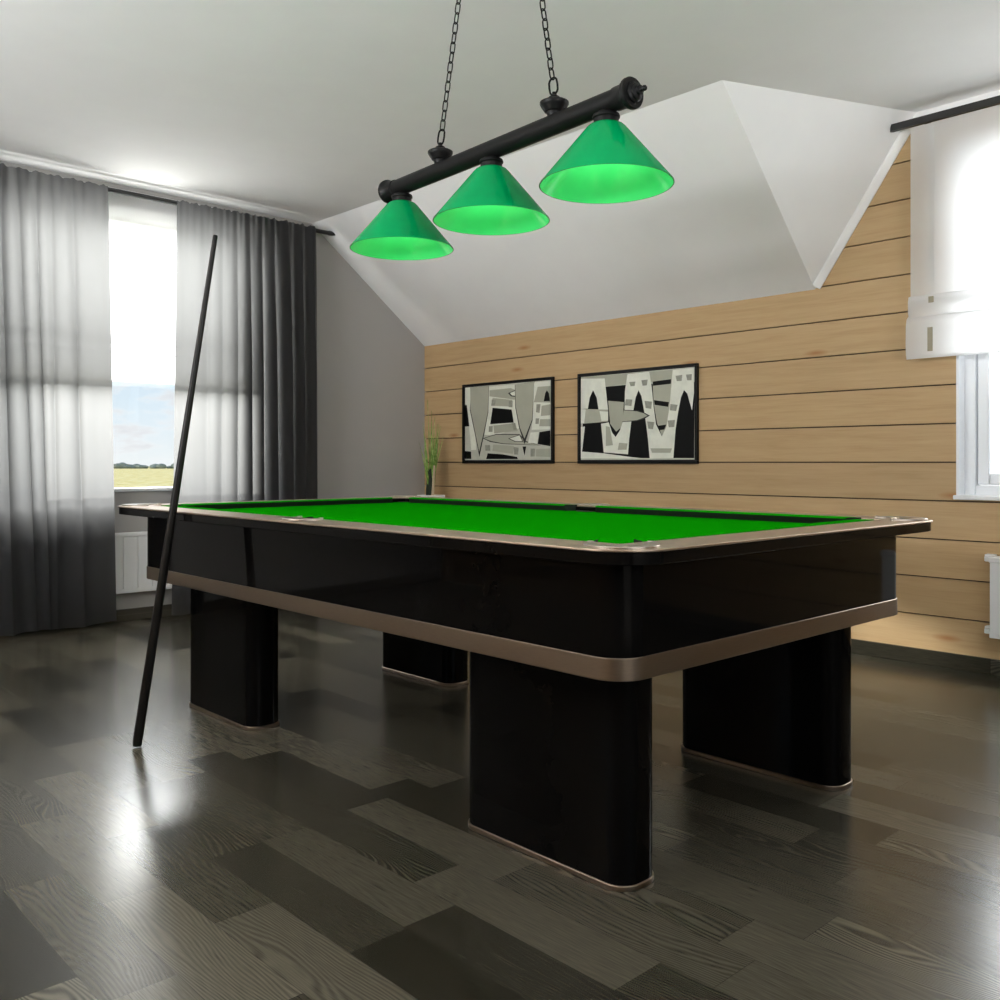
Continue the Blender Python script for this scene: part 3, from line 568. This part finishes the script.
def blind(label, ax_, u0, u1, d, s, ztop, zfold, zbot, loc):
    r = thing('roman_blind', label, 'window blind', loc)
    def pr_(mb, prof, a, b):
        if ax_ == 'x': L = [[(d + s * o, u, z_) for o, z_ in prof] for u in (a, b)]
        else: L = [[(u, d + s * o, z_) for o, z_ in prof] for u in (a, b)]
        n = 12
        loops = [[Vector(p) + (Vector(q) - Vector(p)) * (k / n) for p, q in zip(*L)] for k in range(n + 1)]
        mb.loft(loops, False)
    c = MB(); pr_(c, [(0, ztop), (0, (ztop + zfold) / 2), (0, zfold + .01), (-.002, zfold - .05)], u0, u1); c.build('cloth', M['blind'], r)
    c = MB(); pr_(c, [(-.002, zfold), (.014, zfold - .006), (.021, zfold - .03), (.020, zfold - .085), (.010, zfold - .11), (.004, zfold - .10)], u0 - .004, u1 + .004); c.build('upper_fold', M['blind'], r, smooth=60)
    c = MB(); pr_(c, [(.004, zfold - .10), (.022, zfold - .115), (.030, zfold - .14), (.033, zbot + .08), (.030, zbot + .02), (.022, zbot), (.012, zbot + .002), (.008, zbot + .02)], u0 - .010, u1 + .010); c.build('lower_fold', M['blind'], r, smooth=60)
    return r
lb = blind('white roman blind half lowered behind the grey curtains on the left wall', 'x', WL0 - .01, 3.035, XW + .015, 1, 2.700, 1.80, 1.503, (XW + .02, 2.2, 1.503))
m = MB(); m.box(XW + .0005, XW + .024, WL0 - .01, 3.035, 2.700, 2.712); m.build('head_rail', M['white'], lb)
rb = blind('white roman blind half lowered under the black rod at the right photo edge', 'y', -1.958, -.32, 4.60, -1, 2.644, 1.815, 1.504, (-1.14, 4.60, 1.504))
for z0, z1, o, k in ((1.770, 1.800, .022, 0.0), (1.535, 1.650, .0335, 0.0)):
    m = MB(); m.prism([(-1.862 + k, z0), (-1.838 + k, z0), (-1.838 + k, z1), (-1.862 + k, z1)], 4.60 - o - .0025, 4.60 - o, 'xz'); t_ = m.build('fabric_tab', M['tan'], rb); t_['label'] = 'tan tab'
m = MB(); m.prism([(-1.868, 1.83), (-1.842, 1.83), (-1.842, 2.64), (-1.868, 2.64)], 4.5985, 4.5999, 'xz'); m.build('seam_tape', M['blind'], rb)
rod2 = thing('curtain_rod', 'short visible end of a black rod above the white blind at the right', 'curtain rod', (-1.2, 4.60, 2.662))
m = MB(); m.prism(rrect(-2.058, -.2, -.012, .012, .0119), 2.650, 2.684); o = m.build('pole', M['rod'], rod2, smooth=40)
for v_ in o.data.vertices: v_.co.y += 4.60
for xx in (-1.9, -.4):
    m = MB(); m.box(xx - .008, xx + .008, 4.613, YW - .0005, 2.66, 2.675); m.build('bracket', M['rod'], rod2, bevel=.002)
# ------------------------------------------------------------------ pictures
ART = {'m': 0, 'm2': 1, 'l': 2, 'd': 3, 'b': 4, 'k': 5}
AM = [M['art_m'], M['art_m2'], M['art_l'], M['art_d'], M['art_b'], M['art_k']]
def picture(label, x0, x1, z0, z1, shapes, u0, u1, v0, v1):
    r = thing('framed_picture', label, 'picture', ((x0 + x1) / 2, YW, z0), 'black framed abstract prints')
    f = MB(); w_ = .016
    for a, b, c, d in ((x0, x1, z0, z0 + w_ + .004), (x0, x1, z1 - w_, z1), (x0, x0 + w_, z0 + w_ + .004, z1 - w_), (x1 - w_, x1, z0 + w_ + .004, z1 - w_)):
        f.box(a, b, YW - .026, YW - .0008, c, d)
    f.build('frame', M['frame'], r, bevel=.002)
    p = MB(); p.mi = 4; p.box(x0 + w_ - .002, x1 - w_ + .002, YW - .012, YW - .0015, z0 + w_ + .002, z1 - w_ + .002)
    pad = .005; U0, U1, V0, V1 = x0 + w_ + pad, x1 - w_ - pad, z0 + w_ + .004 + pad, z1 - w_ - pad
    p.mi = 1; p.poly([(U0, YW - .0123, V0), (U1, YW - .0123, V0), (U1, YW - .0123, V1), (U0, YW - .0123, V1)])
    for i, (mt, pts) in enumerate(shapes):
        y = YW - .0124 - .00008 * i; p.mi = ART[mt]
        q = []
        for (a, b) in pts:
            v3 = (U0 + (U1 - U0) * a, y, V0 + (V1 - V0) * b)
            if not q or (Vector(v3) - Vector(q[-1])).length > .0008: q.append(v3)
        vs = [p.bm.verts.new(v) for v in q]
        fc = p.face(vs)
        if fc: fc.normal_update(); bmesh.ops.triangulate(p.bm, faces=[fc])
    for fc in p.bm.faces:
        fc.normal_update()
        if fc.normal.y > 0.5 and fc.calc_center_median().y < YW - .0121: fc.normal_flip()
    p.build('print', AM, r, recalc=False)
picture('black framed grey abstract print with long tapering drops, nearer the room corner', -5.410, -4.452, .991, 1.594, A1, 0, 1, 0, 1)
picture('black framed abstract print with pale arches over black spikes, right of the other', -4.220, -3.259, .991, 1.595, A2, 0, 1, 0, 1)
# ------------------------------------------------------------------ radiators
def radiator(label, ax_, u0, u1, d, s, z0, z1, depth, pitch, gap, feet, pipes):
    r = thing('radiator', label, 'radiator', ((d, (u0 + u1) / 2, z0) if ax_ == 'x' else ((u0 + u1) / 2, d, z0)))
    def bx(mb, ua, ub, za, zb, da, db):
        da, db = d + s * da, d + s * db; da, db = min(da, db), max(da, db)
        mb.box(da, db, ua, ub, za, zb) if ax_ == 'x' else mb.box(ua, ub, da, db, za, zb)
    n = max(1, round((u1 - u0) / pitch)); pw = (u1 - u0) / n
    b = MB(); bx(b, u0, u1, z0 + .03, z1 - .005, gap, depth - .012); b.build('back_panel', M['white'], r, bevel=.004)
    f = MB()
    for k in range(n): bx(f, u0 + k * pw + .003, u0 + (k + 1) * pw - .003, z0 + .02, z1 - .026, depth - .013, depth)
    bx(f, u0, u1, z0, z0 + .03, depth - .014, depth - .001)
    f.build('front_panel', M['white'], r, bevel=.003)
    t = MB(); bx(t, u0 - .004, u1 + .004, z1 - .028, z1, gap, depth + .004); t.build('top_cover', M['white'], r, bevel=.006)
    for u in feet:
        for zz in (z0 + .01, z1 - .03):
            k = MB(); bx(k, u - .022, u + .022, zz, zz + .035, .0006, gap + .01); bx(k, u - .012, u + .012, zz + .005, zz + .028, gap - .01, depth - .02); k.build('wall_bracket', M['white'], r, bevel=.004)
    for u in pipes:
        p = MB(); c = d + s * (gap + .01)
        p.tube([((c, u, zz) if ax_ == 'x' else (u, c, zz)) for zz in (-.001, z0 + .05)], .009, 12); p.build('pipe', M['white'], r, smooth=40)
    return r
radiator('white panel radiator under the left window, partly hidden by grey curtain and table', 'x', 1.965, 2.90, XW, 1, .180, .560, .062, .0895, .03, (2.1, 2.75), (2.82, 2.87))
radiator('white panel radiator low on the plank wall at the right photo edge', 'y', -1.595, -.6, YW, -1, .186, .563, .095, .1, .03, (-1.612, -.7), (-.66, -.61))
# ------------------------------------------------------------------ plant
px, py_ = -5.61, 4.52
pl = thing('potted_grass', 'tall potted grass plant in the corner, its green blades rising behind the table', 'plant', (px, py_, 0))
m = MB()
a, b = [( .10, 0), (.135, .745)]
def sq(h, z): return [(px - h, py_ - h, z), (px + h, py_ - h, z), (px + h, py_ + h, z), (px - h, py_ + h, z)]
m.loft([sq(.060, 0), sq(.078, .748), sq(.068, .748), sq(.064, .700)]); m.build('planter', M['white'], pl, bevel=.004)
m = MB(); m.loft([sq(.0645, .690), sq(.066, .722)]); m.build('soil', M['soil'], pl)
m = MB(); rnd = random.Random(5)
def blade(base, top, bend, wd):
    bs, tp = Vector(base), Vector(top); n = 10; L_, R_ = [], []
    dv = (tp - bs); side = Vector((rnd.uniform(.5, 1), rnd.uniform(-.4, .4), 0)).normalized()
    ls = []
    for k in range(n + 1):
        t = k / n; p = bs + dv * t + Vector(bend) * (t * t - t) ; w2 = wd * (0.5 + .6 * math.sin(PI * min(1, t * 1.1)) ) * (1 - t ** 3) + .0004
        fr = side.cross(Vector((0, 0, 1))) * .0015
        ls.append([p - side * w2, p + fr, p + side * w2, p - fr])
    m.loft(ls)
for k in range(18):
    a = rnd.uniform(0, 6.28); sp_ = rnd.uniform(.0, .085) * (1 if k < 20 else 1.6); h = rnd.uniform(1.1, 1.36)
    if k > 13: h = rnd.uniform(1.02, 1.18)
    bs = (px + .018 * math.cos(a), py_ + .018 * math.sin(a), .715)
    blade(bs, (px + .0 + sp_ * math.cos(a), py_ + sp_ * math.sin(a), h), (.12 * sp_ * math.cos(a) * 4, .12 * sp_ * math.sin(a) * 4, 0), rnd.uniform(.006, .011))
blade((px - .005, py_, .715), (px - .03, py_ - .01, 1.485), (-.01, 0, 0), .010)
blade((px + .005, py_, .715), (px - .005, py_ + .01, 1.40), (0, 0, 0), .009)
blade((px + .012, py_, .715), (px + .15, py_ + .0, 1.20), (.09, 0, 0), .005)
blade((px + .012, py_, .715), (px + .115, py_ + .02, 1.16), (.08, 0, 0), .005)
blade((px - .012, py_, .715), (px - .125, py_ - .02, 1.16), (-.07, 0, 0), .006)
m.build('grass_blades', M['leaf'], pl)
m = MB(); m.tube([(px - .012, py_, .715), (px - .006, py_, .93)], [.034, .026], 10); m.tube([(px + .012, py_ - .01, .715), (px + .012, py_ - .01, .95)], [.026, .018], 10); m.build('stem_bundle', M['soil'], pl, smooth=60)
m = MB(); m.tube([(px + .045, py_ - .02, .718), (px + .066, py_ - .02, .975)], [.012, .007], 8); s_ = m.build('dry_stalk', M['stalk'], pl, smooth=60); s_['label'] = 'pale dry stalk'
# ------------------------------------------------------------------ outdoors
m = MB(); m.prism([(XW - 3, -30), (XW - 3, 25), (-900, 620), (-900, -100)], -3.3, -3.0); o = struct(m.build('field', M['field'])) 
m = MB(); rnd = random.Random(2)
# a belt of distant trees: ragged ridge with depth
fw, sd_ = Vector((-math.cos(AL), math.sin(AL), 0)), Vector((math.sin(AL), math.cos(AL), 0))
prev = None
for k in range(0, 330):
    l = -420 + k * 1.8; h = 2.2 + 1.3 * rnd.random() + (1.3 if 55 < k < 75 or 30 < k < 40 else 0) + .5 * math.sin(k * .7)
    c = fw * 590 + sd_ * l
    m.lathe([(2.6, -3.0), (3.4, -3.0 + h * .35), (3.0, -3 + h * .7), (1.5, -3 + h * .93), (0.1, -3 + h)], (c.x, c.y + rnd.uniform(-6, 6), 0), n=8)
o = m.build('distant_woodland', M['trees']); o['kind'] = 'stuff'; tag(o, 'far line of grey green trees beyond the yellow field', 'trees')
# ------------------------------------------------------------------ light
def area(name, loc, rot, sx, sy, power, col=(1, 1, 1)):
    d = bpy.data.lights.new(name, 'AREA'); d.shape = 'RECTANGLE'; d.size = sx; d.size_y = sy; d.energy = power; d.color = col
    o = bpy.data.objects.new(name, d); C.objects.link(o); o.location = loc; o.rotation_euler = rot; return o
# daylight at the left and right windows, then two added fill lamps
area('daylight_left_window', (XW - 1.8, 2.2, 3.0), (0, -PI / 2 + .42, 0), 1.7, 4.6, P_LEFT, (1, .985, .96))
area('daylight_right_window', (-1.1, YW + 1.0, 2.3), (-PI / 2 + .1, 0, 0), 2.0, 1.6, P_RIGHT, (.97, .985, 1))
area('fill_lamp_near', ((BX0 + BX1) / 2, YN - .06, (BZ0 + BZ1) / 2), (PI / 2 + T_NEAR, 0, 0), BX1 - BX0, 1.1, P_NEAR, (.95, .975, 1))  # added fill lamp behind the camera, tilted up to brighten the ceiling
area('fill_lamp_side', (XR + .06, (RY0 + RY1) / 2, (BZ0 + BZ1) / 2), (0, PI / 2 + T_SIDE, 0), 1.1, RY1 - RY0, P_SIDE, (.95, .975, 1))  # unseen side fill, added and tilted up for more light on the ceiling
sd = bpy.data.lights.new('sun', 'SUN'); sd.energy = SUN; sd.angle = math.radians(2.2); sd.color = (1, .96, .89)
so = bpy.data.objects.new('sun', sd); C.objects.link(so); so.rotation_euler = Vector((1, .64, -.335)).to_track_quat('-Z', 'Y').to_euler()
V = S.view_settings; V.view_transform = 'Standard'; V.look = 'None'; V.exposure = EXPO; V.gamma = 1; V.use_curve_mapping = False
S.cycles.use_denoising = True; S.cycles.denoising_prefilter = 'ACCURATE'; S.cycles.denoising_input_passes = 'RGB_ALBEDO_NORMAL'; S.cycles.max_bounces = 10; S.cycles.diffuse_bounces = 6; S.cycles.transparent_max_bounces = 16; S.cycles.sample_clamp_indirect = 6
